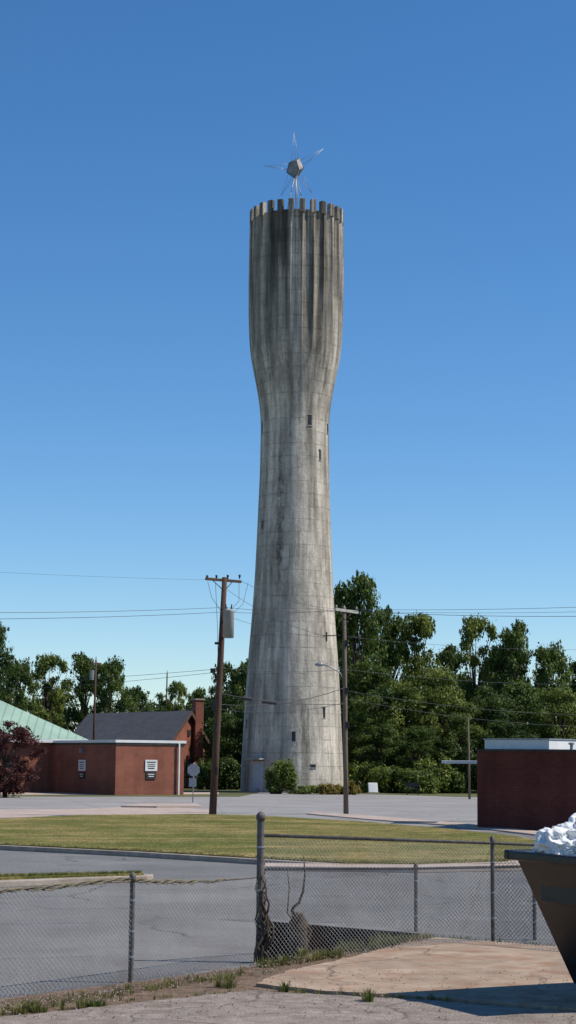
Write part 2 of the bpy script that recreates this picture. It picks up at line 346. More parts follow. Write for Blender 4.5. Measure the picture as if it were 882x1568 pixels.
# rooftop star beacon
sc=P(452.5,257,D)
def sp(px,py,dy=0): return P(px,py,D+dy)
star=empty('rooftop_star',(sc.x,D,ztop))
pen=[sp(439,264,-.3),sp(443,249,-.3),sp(454,246,-.55),sp(458,260,-.6),sp(450,272,-.4)]
V=list(pen)+[sp(443,262,.5),sp(446,247,.5),sp(459,242,.1),sp(465,257,0),sp(457,269,.3)]
k=len(pen); Fc=[tuple(range(k)),tuple(reversed(range(k,2*k)))]+[(i,k+i,k+(i+1)%k,(i+1)%k) for i in range(k)]
o=mk('star_core',V,Fc,M('oxidised_tin',(.16,.145,.145),(.38,.36,.35),1.2,.5,.2,bump=.1),star)
bm=bmesh.new(); bm.from_mesh(o.data); bmesh.ops.recalc_face_normals(bm,faces=bm.faces); bm.to_mesh(o.data); bm.free()
tubes('star_core_edges',[([V[i],V[(i+1)%k]],[.025,.025]) for i in range(k)]+[([V[k+i],V[k+(i+1)%k]],[.02,.02]) for i in range(k)],m_dkmetal,star,6)
cc=sp(452.5,258)
sp_=[]
for px,py,dy in [(450,201,0),(405,254,-.5),(495,228,.3),(430,300,.2),(478,296,-.3)]:
    t=sp(px,py,dy)
    dv_=(t-cc).normalized(); a=dv_.cross(Vector((0,1,0))).normalized(); bb=dv_.cross(a)
    for q in range(3):
        an=q*2.094+.5; sp_.append(([cc+(a*math.cos(an)+bb*math.sin(an))*.38+dv_*.25,t],[.014,.01]))
tubes('star_points',sp_,m_greymetal,star,5)
base=[(TX-1.1,D-.6),(TX+1.1,D-.6),(TX,D+1.1)]
tubes('mast_legs',[([Vector((x,y,ztop-.8)),cc-Vector((0,0,.4))],[.03,.03]) for x,y in base]+[([Vector((TX,D,ztop-.8)),cc],[.05,.05]),([Vector((TX+.25,D,ztop-.8)),cc],[.03,.03])],m_greymetal,star,6)
# ---------------------------------------------------------------- chain-link fences
def chain(name,segs,parent,sp_w=.062,r=.0028):
    V=[];Fc=[]
    for A,B,hA,hB,zA,zB in segs:
        A=Vector((A[0],A[1],0));B=Vector((B[0],B[1],0)); L=(B-A).length; dr=(B-A)/L; hm=(hA+hB)/2
        nr=Vector((-dr.y,dr.x,0)); ph=random.random()*6
        def pt(u,v,off):
            f=u/L; z=zA+(zB-zA)*f+v*(hA+(hB-hA)*f)
            sag=-.045*math.sin(math.pi*f)*v
            return A+dr*(u+.02*math.sin(v*5+u*2+ph))+nr*(off+.04*math.sin(u*1.7+ph)*math.sin(math.pi*v))+Vector((0,0,z+sag+.01*math.sin(u*6+ph)))
        u=-hm
        while u<L:
            for s in(1,-1):
                a0,a1=(u,u+hm) if s==1 else (u+hm,u)
                lo,hi=0.,1.
                d=a1-a0
                for bound,sg in((0,1),(L,-1)):
                    k=sg*d; c=sg*(a0-bound)
                    if k>0: lo=max(lo,-c/k)
                    else: hi=min(hi,c/-k)
                if hi-lo<.02: continue
                nseg=5; prev=None
                for q in range(nseg+1):
                    v=lo+(hi-lo)*q/nseg; p=pt(a0+d*v,v,.002*s); b=len(V)
                    V+= [p+Vector((0,0,r)),p+dr*r*.87-Vector((0,0,r*.5))+nr*r*.5,p-dr*r*.87-Vector((0,0,r*.5))-nr*r*.5]
                    if prev is not None:
                        for k3 in range(3): Fc.append((prev+k3,prev+(k3+1)%3,b+(k3+1)%3,b+k3))
                    prev=b
            u+=sp_w*random.uniform(.94,1.06)
    return mk(name,V,Fc,m_wirelink,parent)
def post(name,a,b,top,parent,r=.03,cap=True):
    g=G(a,b); t=Vector((g.x,g.y,0)); z=P(a,top,g.y).z
    tubes(name,[([t-Vector((0,0,.8)),t+Vector((0,0,z))],[r,r])],m_postrust,parent,10,False)
    if cap:
        q=t+Vector((0,0,z)); tubes(name+'_cap',[([q-Vector((0,0,.02)),q+Vector((0,0,.01)),q+Vector((0,0,.04)),q+Vector((0,0,.07)),q+Vector((0,0,.085))],[r*1.25,r*1.3,r*1.25,r*.8,r*.2])],m_postrust,parent,10)
    for i,f in enumerate((.25,.5,.8)):
        q=t+Vector((0,0,z*f)); tubes(name+'_tie_%d'%i,[([q-Vector((0,0,.012)),q+Vector((0,0,.012))],[r*1.18,r*1.18])],m_greymetal,parent,10,False)
    return t,z
fl=empty('chain_link_fence',G(200,1505))
pL,zL=post('line_post',200,1505,1347,fl)
p00,_=post('end_post_far',-330,1572,1362,fl)
tall=G(397,1474)
chain('mesh',[(p00,pL,1.2,1.12,.03,.03),(pL,tall,1.12,1.02,.03,.03)],fl)
hw=P(200,1349,pL.y).z; hr=P(392,1343,tall.y).z
rail=[]
for i in range(12): f=i/11; q=p00.lerp(pL,f); rail.append(Vector((q.x,q.y,hw+.03-.05*math.sin(f*math.pi)+.01*math.sin(i*2.1))))
for i in range(1,10): f=i/9; q=pL.lerp(tall,f); rail.append(Vector((q.x,q.y,hw+(hr-hw)*f-.03*math.sin(f*math.pi))))
tubes('tension_wire',[(rail,[.009]*len(rail))],m_postrust,fl,6)
m_dv=M('dry_vine',(.16,.13,.07),(.30,.26,.15),9,.9)
vp=[]
for s in range(5):
    fine=[]
    for i in range(len(rail)-1):
        for k in range(4): fine.append(rail[i].lerp(rail[i+1],k/4))
    n0=random.randint(0,10); n1=len(fine)-random.randint(4,34)
    pts=[q+Vector((0,random.uniform(-.012,.012)+.02*math.sin(i*.9+s*2),random.uniform(-.01,.01)+.02*math.cos(i*.9+s*2))) for i,q in enumerate(fine)][n0:n1]
    vp.append((pts,.006))
tubes('dry_vine_on_wire',vp,m_dv,fl,5)
fr=empty('chain_link_fence',G(755,1445))
_,zT=post('corner_post',397,1474,1253,fr,.045)
pM,zM=post('line_post',755,1445,1289,fr,.028)
pE=G(1150,1478)
hT=P(405,1279,tall.y).z; hM=P(755,1291,pM.y).z; hE=hM
tubes('top_rail',[([Vector((tall.x,tall.y,hT)),Vector((pM.x,pM.y,hM)),Vector((pE.x,pE.y,hE))],.021)],m_postrust,fr,8)
tubes('end_post',[([Vector((pE.x,pE.y,-.3)),Vector((pE.x,pE.y,hE))],.03)],m_postrust,fr,8)
chain('mesh',[(tall,pM,hT,hM,0,.03),(pM,pE,hM,hE,.03,.03)],fr)
fb=empty('low_chain_link_fence',G(637,1426))
q0=G(404,1409.5); p1,z1=post('line_post_a',637,1427,1329,fb,.028); p2,z2=post('line_post_b',819,1440,1325,fb,.028)
h0=P(406,1331,q0.y).z
tubes('top_rail',[([Vector((q0.x,q0.y,h0)),Vector((p1.x,p1.y,z1-.01)),Vector((p2.x,p2.y,z2-.01))],.02),([Vector((q0.x,q0.y,-.1)),Vector((q0.x,q0.y,h0+.03))],.028)],m_postrust,fb,8)
chain('mesh',[(q0,p1,h0,z1,.02,.02),(p1,p2,z1,z2,.02,.02)],fb)
# woody vine, stump
vine=empty('woody_vine',tall)
paths=[]
for s in range(11):
    pts=[];h=random.uniform(.5,1.35);x=tall.x+random.uniform(-.06,.12);y=tall.y-.05
    n=14
    for i in range(n):
        f=i/(n-1); pts.append((x+.05*math.sin(f*9+s)+random.uniform(-.02,.02),y+.05*math.cos(f*8+s*2),-.1+f*h))
    paths.append((pts,[.024*(1-.7*i/(n-1)) for i in range(n)]))
tubes('stems',paths,m_bark,vine,6)
st=G(458,1462)
stump=empty('vine_stump',st)
def wp(a,b): return P(a,b,st.y)
paths=[]
for s in range(12):
    a0=458+random.uniform(-12,13); ph_=random.uniform(0,6)
    pts=[wp(a0,1472)]+[wp(457+9*math.sin(b*.06+ph_)*(1 if b>1410 else .6)+random.uniform(-2,2),b)+Vector((0,.08*math.cos(b*.06+ph_),0)) for b in (1460,1450,1440,1430,1420,1412,1404,1398)]
    paths.append((pts,[.045,.05,.042,.05,.04,.05,.04,.035,.012]))
paths.append(([wp(466,1450),wp(471,1440),wp(474,1425),wp(466,1412),wp(456,1404)],[.02,.03,.035,.03,.02]))
paths.append(([wp(452,1402),wp(447,1395),wp(450,1389),wp(458,1382),wp(464,1365),wp(467,1340),wp(465,1308)],[.03,.024,.02,.018,.015,.011,.005]))
paths.append(([wp(458,1404),wp(452,1412),wp(440,1398),wp(443,1360),wp(440,1330)],[.02,.018,.009,.007,.004]))
tubes('stump_and_stems',paths,m_bark,stump,8)
# ---------------------------------------------------------------- dumpster (stands turned about 27 degrees)
dc=P(779,1304,19.5); x0=dc.x; W=2.3; y1=19.5; y0=y1-1.75; zt=dc.z
db=empty('dumpster',(x0,y1,0))
def dv(x,y,z): return Vector((x,y,z))
V=[dv(x0+.04,y0+.04,zt),dv(x0+W,y0+.04,zt),dv(x0+W,y1-.04,zt),dv(x0+.04,y1-.04,zt),
   dv(x0+.72,y0+.15,.15),dv(x0+W-.1,y0+.15,.15),dv(x0+W-.1,y1-.15,.15),dv(x0+.72,y1-.15,.15)]
V+= [v+Vector(((.05 if i in(0,3) else -.05),(.05 if i in(0,1) else -.05),0)) for i,v in enumerate(V[:4])]
V+= [dv(x0+.5,y0+.2,zt-.35),dv(x0+W-.1,y0+.2,zt-.35),dv(x0+W-.1,y1-.2,zt-.35),dv(x0+.5,y1-.2,zt-.35)]
mk('body',V,[(0,4,5,1),(1,5,6,2),(2,6,7,3),(3,7,4,0),(4,7,6,5),(0,1,9,8),(1,2,10,9),(2,3,11,10),(3,0,8,11),(8,9,13,12),(9,10,14,13),(10,11,15,14),(11,8,12,15),(12,13,14,15)],m_black,db)
for nm,c,s in [('rim_front',(x0+W/2,y0,zt-.03),(W+.08,.09,.1)),('rim_back',(x0+W/2,y1,zt-.03),(W+.08,.09,.1)),('rim_left',(x0-.0,(y0+y1)/2,zt-.033),(.09,y1-y0-.1,.096)),('rim_right',(x0+W,(y0+y1)/2,zt-.033),(.09,y1-y0-.1,.096))]:
    box(nm,c,s,m_black,db,bevel=.02)
for i in range(2):
    box('rib_%d'%i,(x0+W*(.35+.3*i),y0+.07,zt*.55),(.07,.06,zt*.8),m_black,db,bevel=.01,rx=R(4))
box('fork_pocket',(x0+.33,(y0+y1)/2,zt-.42),(.25,1.2,.2),m_black,db,bevel=.02)
for i,(a,b) in enumerate([(x0+1,y0+.35),(x0+W-.3,y0+.35),(x0+1,y1-.35),(x0+W-.3,y1-.35)]):
    cyl('caster_%d'%i,(a-.03,b,.12),(a+.03,b,.12),.08,m_dkmetal,db)
db.rotation_euler=(0,0,R(27))
def crumple(name,c,r,parent,seed):
    bm=bmesh.new(); bmesh.ops.create_icosphere(bm,subdivisions=5,radius=1)
    for v in bm.verts:
        p=v.co*1.2+Vector((seed*7,seed*3,0))
        rd=1-abs(mnoise.noise(p*1.1))*.5-abs(mnoise.noise(p*3.2+Vector((3,1,2))))*.28-abs(mnoise.noise(p*8))*.08
        v.co=Vector((v.co.x*rd*r[0],v.co.y*rd*r[1],v.co.z*rd*r[2]))+Vector(c)
    me=bpy.data.meshes.new(name); bm.to_mesh(me); bm.free(); me.materials.append(m_bag); me.shade_smooth()
    o=bpy.data.objects.new(name,me); scn.collection.objects.link(o); par(o,parent); return o
bags=empty('trash_bags',(x0+1.1,y1-.2,zt))
for i,(a,b,r) in enumerate([(848,1290,(.24,.26,.18)),(872,1288,(.27,.28,.21)),(900,1276,(.28,.3,.27)),(886,1300,(.28,.3,.18)),(930,1285,(.35,.35,.28)),(834,1303,(.15,.2,.09)),(858,1304,(.24,.3,.14)),(868,1272,(.12,.12,.1))]):
    q=P(a,b,19.1+.1*(i%3)); crumple('bag_%d'%i,q,r,bags,i)
# ---------------------------------------------------------------- utility poles and wires
def up_pole(name,base,top,dist_mat,r0_,r1_):
    g=G(*base); t=P(top[0],top[1],g.y); e=empty(name,g)
    g0=Vector((g.x,g.y,-.3)); tubes('pole',[([g0,g0.lerp(t,.33),g0.lerp(t,.66),t],[r0_,r0_*.9,(r0_+r1_)/2,r1_])],dist_mat,e,12)
    return e,g,t
e1,g1,t1=up_pole('utility_pole',(325,1251),(344,884),m_pole,.165,.11)
Y1=g1.y
a,b=P(315,889,Y1-.6),P(369,888,Y1+.6)
d=b-a; box('crossarm',(a+b)/2,(d.length,.1,.12),m_pole,e1,math.atan2(d.y,d.x),bevel=.01)
for i,f in enumerate((.04,.3,.62,.96)):
    q=a.lerp(b,f); tubes('insulator_%d'%i,[([q+Vector((0,0,.05)),q+Vector((0,0,.12)),q+Vector((0,0,.14)),q+Vector((0,0,.22)),q+Vector((0,0,.24))],[.03,.03,.05,.05,.03])],m_dkmetal,e1,8)
tubes('crossarm_braces',[([a.lerp(b,.2),P(343,905,Y1-.1)],.02),([a.lerp(b,.8),P(343,905,Y1-.1)],.02)],m_dkmetal,e1,5)
tc=P(350,955,Y1-.45)
tubes('transformer_can',[([tc+Vector((0,0,-.62)),tc+Vector((0,0,-.6)),tc+Vector((0,0,.52)),tc+Vector((0,0,.56)),tc+Vector((0,0,.64))],[.2,.235,.235,.25,.12])],m_trimc,e1,20)
tubes('transformer_bushings',[([tc+Vector((s*.1,0,.6)),tc+Vector((s*.13,0,.85))],[.035,.025]) for s in(-1,1)]+[([tc+Vector((0,.2,s*.35)),tc+Vector((-.1,.5,s*.35))],[.04,.04]) for s in(-1,1)],m_dkmetal,e1,8)
tubes('jumper_wires',[([P(318,890,Y1),P(324,915,Y1),P(338,935,Y1)],.009),([P(366,890,Y1),P(366,920,Y1),P(352,936,Y1)],.009),([P(330,893,Y1),P(333,960,Y1),P(334,1030,Y1)],.009),([P(380,892,Y1),P(372,925,Y1),P(356,940,Y1)],.008)],m_cable,e1,4)
for i,(px,py,w,h) in enumerate([(326,1027,.22,.2),(328,1080,.22,.45),(334,985,.3,.1),(329,1117,.16,.2),(332,1180,.1,.3)]):
    box('pole_fitting_%d'%i,P(px,py,Y1-.2),(w,.2,h),m_dkmetal,e1,bevel=.01)
e2,g2,t2=up_pole('utility_pole',(530,1247),(527,930),m_pole2,.12,.085)
Y2=g2.y
a,b=P(513,934,Y2-.4),P(548,937,Y2+.4); d=b-a; box('crossarm',(a+b)/2,(d.length,.11,.13),m_arm,e2,math.atan2(d.y,d.x),bevel=.01,ry=R(3))
tubes('crossarm_braces',[([a.lerp(b,.2),P(527,950,Y2-.1)],.02),([a.lerp(b,.8),P(527,950,Y2-.1)],.02)],m_dkmetal,e2,5)
for i,f in enumerate((.06,.4,.94)):
    q=a.lerp(b,f); tubes('insulator_%d'%i,[([q+Vector((0,0,.05)),q+Vector((0,0,.14)),q+Vector((0,0,.24))],[.03,.05,.03])],m_trimc,e2,8)
tubes('standoff_bracket',[([P(494,974,Y2),P(527,972,Y2)],.022),([P(527,972,Y2),P(553,977,Y2)],.02),([P(500,968,Y2),P(500,982,Y2)],.035),([P(550,972,Y2),P(550,984,Y2)],.03)],m_dkmetal,e2,6)
tubes('street_lamp_arm',[([P(529,1042,Y2),P(520,1030,Y2-.1),P(508,1022,Y2-.2),P(494,1017.5,Y2-.3)],.03)],m_greymetal,e2,8)
lh=P(490,1017.5,Y2-.3)
tubes('street_lamp_head',[([lh+Vector((.14,0,-.02)),lh+Vector((.05,0,0)),lh+Vector((-.12,0,0)),lh+Vector((-.24,0,-.02))],[.05,.09,.09,.03])],m_greymetal,e2,10)
for i,(px,py) in enumerate([(530,985),(531,1058),(532,1110)]): box('pole_fitting_%d'%i,P(px,py,Y2-.15),(.16,.18,.3),m_dkmetal,e2,bevel=.01)
for (bx,by),(tx,ty),dd,arm,rk in (((142,1190),(147,1010),150,1,1),((719,1225),(717,1098),118,0,.7),((252,1180),(256,1030),200,0,1)):
    t=P(tx,ty,dd); bb=Vector((P(bx,by,dd).x,dd,-.2)); e=empty('utility_pole',bb)
    tubes('pole',[([bb,t],[.12*rk,.07*rk])],m_pole2 if rk<1 else m_pole,e,8); q=t-Vector((0,0,.3))
    tubes('pole_top_pin',[([t-Vector((0,0,.1)),t+Vector((0,0,.25))],[.03,.03])],m_dkmetal,e,6)
    if arm:
        box('crossarm',q,(1.1,.1,.1),m_pole,e,.8); q=t-Vector((.3,.1,1.7)); cyl('transformer_can',q,q+Vector((0,0,.8)),.18,m_greymetal,e)
cu=bpy.data.curves.new('overhead_wires','CURVE'); cu.dimensions='3D'; cu.bevel_depth=.0095; cu.bevel_resolution=1; cu.materials.append(m_cable)
def wire(A,B,sag,r=1.0):
    s=cu.splines.new('POLY'); n=24; s.points.add(n)
    for i in range(n+1):
        f=i/n; q=A.lerp(B,f); s.points[i].co=(q.x,q.y,q.z-4*sag*f*(1-f),1); s.points[i].radius=r
for (p,q,sag,r) in [
 ((-300,934,60),(344,930,Y1),.15,1),((-300,946,60),(344,937,Y1),.15,1.1),
 ((344,930,Y1),(527,936,Y2),.1,1),((344,937,Y1),(513,934,Y2),.1,1),((527,933,Y2),(1200,914,75),.2,1),((540,936,Y2),(1200,934,72),.25,1.2),((550,936,Y2),(1200,924,72),.2,.8),
 ((-300,858,70),(316,888,Y1),.1,.5),
 ((366,888,Y1),(513,932,Y2),.25,.8),((344,900,Y1),(500,974,Y2),.3,.8),((340,940,Y1),(500,976,Y2),.2,.8),
 ((326,1025,Y1),(-300,1040,140),.5,1),((326,1030,Y1),(-300,1052,140),.6,1),((328,1080,Y1),(143,1060,150),.8,1),
 ((334,1022,Y1),(530,1025,Y2),.15,1),((530,1025,Y2),(1100,1035,110),.6,1),((531,1058,Y2),(1100,1085,110),.7,1),((532,1070,Y2),(1100,1105,100),.7,1),
 ((329,1078,Y1),(531,1052,Y2),.35,1.8),((329,1060,Y1),(531,1078,Y2),.2,1.6),((329,1085,Y1),(531,1075,Y2),.3,1.2),
 ((530,975,Y2),(1100,985,110),.5,.8)]:
    wire(P(*p),P(*q),sag,r)
ow=bpy.data.objects.new('overhead_wires',cu); scn.collection.objects.link(ow)
sb=empty('cable_splice_box',P(400,1073,Y1+1))
for i,(a0,b0_,a1,b1) in enumerate([(372,1069,386,1071),(401,1074,424,1077)]):
    cyl('splice_%d'%i,P(a0,b0_,Y1+1),P(a1,b1,Y1+1),.08,m_cable,sb)
# ---------------------------------------------------------------- left brick building
th=R(35); u=Vector((math.cos(th),math.sin(th),0)); w=Vector((-math.sin(th),math.cos(th),0))
C0=G(176,1217.5); C0=Vector((C0.x,C0.y,0))
eb=empty('brick_office_building',C0)
HB=P(176,1137,C0.y).z; L2=5.4; L1=9.3
Bp=[C0,C0+u*L2,C0+u*L2+w*(L1-.01),C0+w*(L1-.01)]
prism('front_block_walls',Bp,-.1,HB,m_brick,eb,uv=True)
def off(pts,d):
    c=sum(pts,Vector((0,0,0)))/len(pts); out=[]
    for p in pts:
        q=p-c; out.append(c+u*(q.dot(u)+math.copysign(d,q.dot(u)))+w*(q.dot(w)+math.copysign(d,q.dot(w))))
    return out
prism('front_block_coping',off(Bp,.1),HB,HB+.18,m_white,eb,bevel=.01)
prism('front_block_gutter',off(Bp,.06),HB-.14,HB-.003,m_dkmetal,eb)
W0=C0+w*L1
Ap=[W0-u*24,W0+u*2.2,W0+u*2.2+w*14,W0-u*24+w*14]
HA=P(60,1131,W0.y-3).z
prism('main_walls',Ap,-.1,HA,m_brick,eb,uv=True)
Ao=off(Ap,.5)
ridge1=W0-u*6+w*7; ridge2=W0-u*18+w*7
rpx=CX+F*ridge1.x/(ridge1.y*1.0)
HR=P(rpx,1122-(140-rpx)*.4,ridge1.y).z
V=[Vector((p.x,p.y,HA)) for p in Ao]+[Vector((ridge1.x,ridge1.y,HR)),Vector((ridge2.x,ridge2.y,HR))]
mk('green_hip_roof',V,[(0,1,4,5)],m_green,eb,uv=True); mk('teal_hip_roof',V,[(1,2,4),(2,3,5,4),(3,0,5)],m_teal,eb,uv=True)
prism('eave_fascia',off(Ap,.52),HA-.25,HA-.01,m_white,eb)
for i in range(3):
    c=W0-u*(3.2+3.2*i)-w*.02; c.z=1.7; box('window_%d'%i,c,(1.2,.1,1.4),m_glass,eb,th); c2=c.copy(); c2.z=.96; box('window_sill_%d'%i,c2-w*.05,(1.4,.2,.08),m_kerb,eb,th)
def wallsign(c,rz,nm,nrm):
    e=empty(nm,c)
    box('board',c,(.95,.06,.75),m_white,e,rz); box('lower_board',c-Vector((0,0,.68)),(.75,.06,.45),m_dkmetal,e,rz)
    for k,(zz,wd,hh) in enumerate([(.22,.7,.07),(.06,.55,.05),(-.06,.6,.05),(-.2,.5,.07)]): box('lettering_%d'%k,c+nrm*.035+Vector((0,0,zz)),(wd,.01,hh),m_dkmetal,e,rz)
    for k,(zz,wd) in enumerate([(-.6,.5),(-.74,.4)]): box('lower_lettering_%d'%k,c+nrm*.035+Vector((0,0,zz)),(wd,.01,.05),m_white,e,rz)
c=C0+u*2.75-w*.04; c.z=P(224,1172,c.y).z; wallsign(c,th,'wall_sign',-w)
c=C0+w*4.6-u*.04; c.z=P(128,1172,c.y).z
wallsign(c,th-math.pi/2,'wall_sign',-u)
c=C0+u*4.9-w*.15; box('downpipe',(c.x,c.y,HB/2),(.1,.1,HB),m_white,eb,th)
c=C0+w*4.6-u*.08; box('vent_box',(c.x,c.y,2.95),(.3,.15,.3),m_greymetal,eb,th)
# dark-roof house
eh=empty('brick_house',P(268,1200,148))
rL=P(135,1088,166); rR=P(294,1088,152); rL.z=rR.z
eR=P(263,1134,147); ez=eR.z; eL=eR+(rL-rR); eBk=rR+(rR-eR); eBk.z=ez; eBL=eBk+(rL-rR)
mk('roof',[eL,eR,rR,rL,eBk,eBL]+[p-Vector((0,0,.18)) for p in (eL,eR,rR,rL,eBk,eBL)],[(0,1,2,3),(3,2,4,5),(6,9,8,7),(9,11,10,8),(0,6,7,1),(1,7,8,2),(2,8,10,4),(4,10,11,5),(5,11,9,3),(3,9,6,0)],m_shingle,eh)
inn=(rL-rR).normalized()*.5; acr=(eBk-eR); acr.z=0; acr=acr.normalized()*.4
gR=[eR+inn+acr,eBk+inn-acr,rR+inn-Vector((0,0,.25))]
gL=[eL-inn+acr,eBL-inn-acr,rL-inn-Vector((0,0,.25))]
zz=ez-.05
V=[Vector((gR[0].x,gR[0].y,-.1)),Vector((gR[1].x,gR[1].y,-.1)),Vector((gR[1].x,gR[1].y,zz)),gR[2],Vector((gR[0].x,gR[0].y,zz)),
   Vector((gL[0].x,gL[0].y,-.1)),Vector((gL[1].x,gL[1].y,-.1)),Vector((gL[1].x,gL[1].y,zz)),gL[2],Vector((gL[0].x,gL[0].y,zz))]
mk('walls',V,[(0,1,2,3,4),(9,8,7,6,5),(5,0,4,9),(1,6,7,2)],m_brick,eh,uv=True)
mk('bargeboard',[eR-Vector((0,0,.02)),rR-Vector((0,0,.02)),eBk-Vector((0,0,.02)),eR-Vector((0,0,.35)),rR-Vector((0,0,.35)),eBk-Vector((0,0,.35))],[(0,1,4,3),(1,2,5,4)],m_pole,eh).location=-inn*.01
ch=P(303,1083,153.5); box('chimney',(ch.x,ch.y,ch.z-2),(.75,.75,5.2),m_brick,eh,.5,uv=True); box('chimney_cap',(ch.x,ch.y,ch.z+.66),(.9,.9,.12),m_kerb,eh,.5)
mid=(gR[0]+gR[1])/2; rzg=math.atan2((gR[1]-gR[0]).y,(gR[1]-gR[0]).x)
box('gable_window',(mid.x,mid.y,1.7),(1.1,.2,1.4),m_glass,eh,rzg); box('attic_vent',(mid.x,mid.y,4.6),(.6,.2,.5),m_dkmetal,eh,rzg)
# right brick building
C1=G(731,1269); C1=Vector((C1.x,C1.y,0)); ph=R(-36); u2=Vector((math.cos(ph),math.sin(ph),0)); w2=Vector((-math.sin(ph),math.cos(ph),0))
er=empty('flat_roof_brick_building',C1)
Rp=[C1,C1+u2*10,C1+u2*10+w2*9,C1+w2*9]; HRb=P(731,1150,C1.y).z
prism('walls',Rp,-.1,HRb,m_brickd,er,uv=True)
def off2(pts,d):
    c=sum(pts,Vector((0,0,0)))/len(pts); return [c+u2*((p-c).dot(u2)+math.copysign(d,(p-c).dot(u2)))+w2*((p-c).dot(w2)+math.copysign(d,(p-c).dot(w2))) for p in pts]
prism('parapet_coping',off2(Rp,.05),HRb,HRb+.07,m_dkmetal,er)
s1=C1+u2*.15+w2*.3; Pp=[s1,s1+u2*2.7,s1+u2*2.7+w2*3,s1+w2*3]
prism('white_roof_monitor',Pp,HRb+.07,HRb+.42,m_white,er,bevel=.02); prism('monitor_cap',off2(Pp,.03),HRb+.421,HRb+.47,m_greymetal,er)
for i,(x,y,h) in enumerate([(4.3,1.5,.35),(5,3,.5),(3.4,1,.25),(4.0,2.2,.3)]):
    q=C1+u2*x+w2*y; cyl('roof_vent_%d'%i,(q.x,q.y,HRb),(q.x,q.y,HRb+h),.06,m_greymetal,er)
    cyl('roof_vent_cap_%d'%i,(q.x,q.y,HRb+h),(q.x,q.y,HRb+h+.08),.11,m_greymetal,er)
q=P(712,1167,72.5); box('canopy',q,(1.7,1.6,.12),m_white,er,ph*.3,bevel=.01)
# street things
ss=G(295,1229); es=empty('stop_sign',ss)
tubes('post',[([Vector((ss.x,ss.y,-.1)),P(297,1168,ss.y)],.03)],m_greymetal,es,6)
q=P(296.5,1179,ss.y-.05); rad=.37
oc=[(rad*math.cos(R(22.5+45*i)),rad*math.sin(R(22.5+45*i))) for i in range(8)]
V=[q+Vector((x,-.01,z)) for x,z in oc]+[q+Vector((x,.01,z)) for x,z in oc]
mk('octagon_plate_back',V,[tuple(range(8)),tuple(reversed(range(8,16)))]+[(i,8+i,8+(i+1)%8,(i+1)%8) for i in range(8)],m_greymetal,es)
q=P(295,1198,ss.y-.05); box('lower_plate_back',q,(.42,.02,.5),m_greymetal,es)
for px in (256,268):
    q=G(px,1214.5); e=empty('trash_bin',q); prism('bin_body',[Vector((q.x+a*.28,q.y+b*.3,0)) for a,b in((-1,-1),(1,-1),(1,1),(-1,1))],.05,.95,m_dkmetal,e,bevel=.04); box('bin_lid',(q.x,q.y,1.0),(.64,.68,.09),m_black,e,bevel=.03,rx=R(4))
    cyl('wheel_axle',(q.x-.3,q.y+.3,.1),(q.x+.3,q.y+.3,.1),.1,m_black,e)
q=G(571,1215); e=empty('white_marker_slab',q)
box('slab',(q.x,q.y,.4),(.75,.12,.8),m_white,e,R(15),bevel=.05,rx=R(-14)); box('base',(q.x,q.y+.05,.05),(.9,.4,.1),m_kerb,e,R(15))
q=G(632,1217); e=empty('park_bench',q); box('seat',(q.x,q.y,.42),(1.0,.4,.06),m_dkmetal,e); box('backrest',(q.x,q.y+.2,.72),(1.0,.05,.3),m_dkmetal,e)
for i,s in enumerate((-.4,.4)): box('leg_%d'%i,(q.x+s,q.y,.2),(.06,.35,.4),m_dkmetal,e)
# ---------------------------------------------------------------- foliage
def unit(n):
    v=rng.normal(size=(n,3)); return v/np.linalg.norm(v,axis=1,keepdims=True)
def leafdata(C,Rr,per,size,stray=.22):
    C=np.repeat(C,per,0); Rr=np.repeat(Rr,per,0); n=len(C); d=unit(n)
    rad=rng.random((n,1))**.45*(1+stray*rng.normal(size=(n,1)))
    p=C+d*rad*Rr
    nn=d*.9+rng.normal(size=(n,3))*.5+np.array([0.1,0,.3]); nn/=np.linalg.norm(nn,axis=1,keepdims=True)
    t=np.cross(nn,unit(n)); t/=np.linalg.norm(t,axis=1,keepdims=True)+1e-9; b=np.cross(nn,t)
    s=size*(.5+.8*rng.random((n,1)))
    V=np.stack([p+t*s,p+b*s*.6,p-t*s,p-b*s*.6],1).reshape(-1,3)
    return V
def leafmesh(name,V,mat):
    nq=len(V)//4; me=bpy.data.meshes.new(name)
    me.vertices.add(len(V)); me.vertices.foreach_set('co',V.astype(np.float32).ravel())
    me.loops.add(nq*4); me.loops.foreach_set('vertex_index',np.arange(nq*4,dtype=np.int32))
    me.polygons.add(nq); me.polygons.foreach_set('loop_start',np.arange(0,nq*4,4,dtype=np.int32))
    try: me.polygons.foreach_set('loop_total',np.full(nq,4,dtype=np.int32))
    except Exception: pass
    me.update(calc_edges=True); me.validate()
    me.materials.append(mat); return me
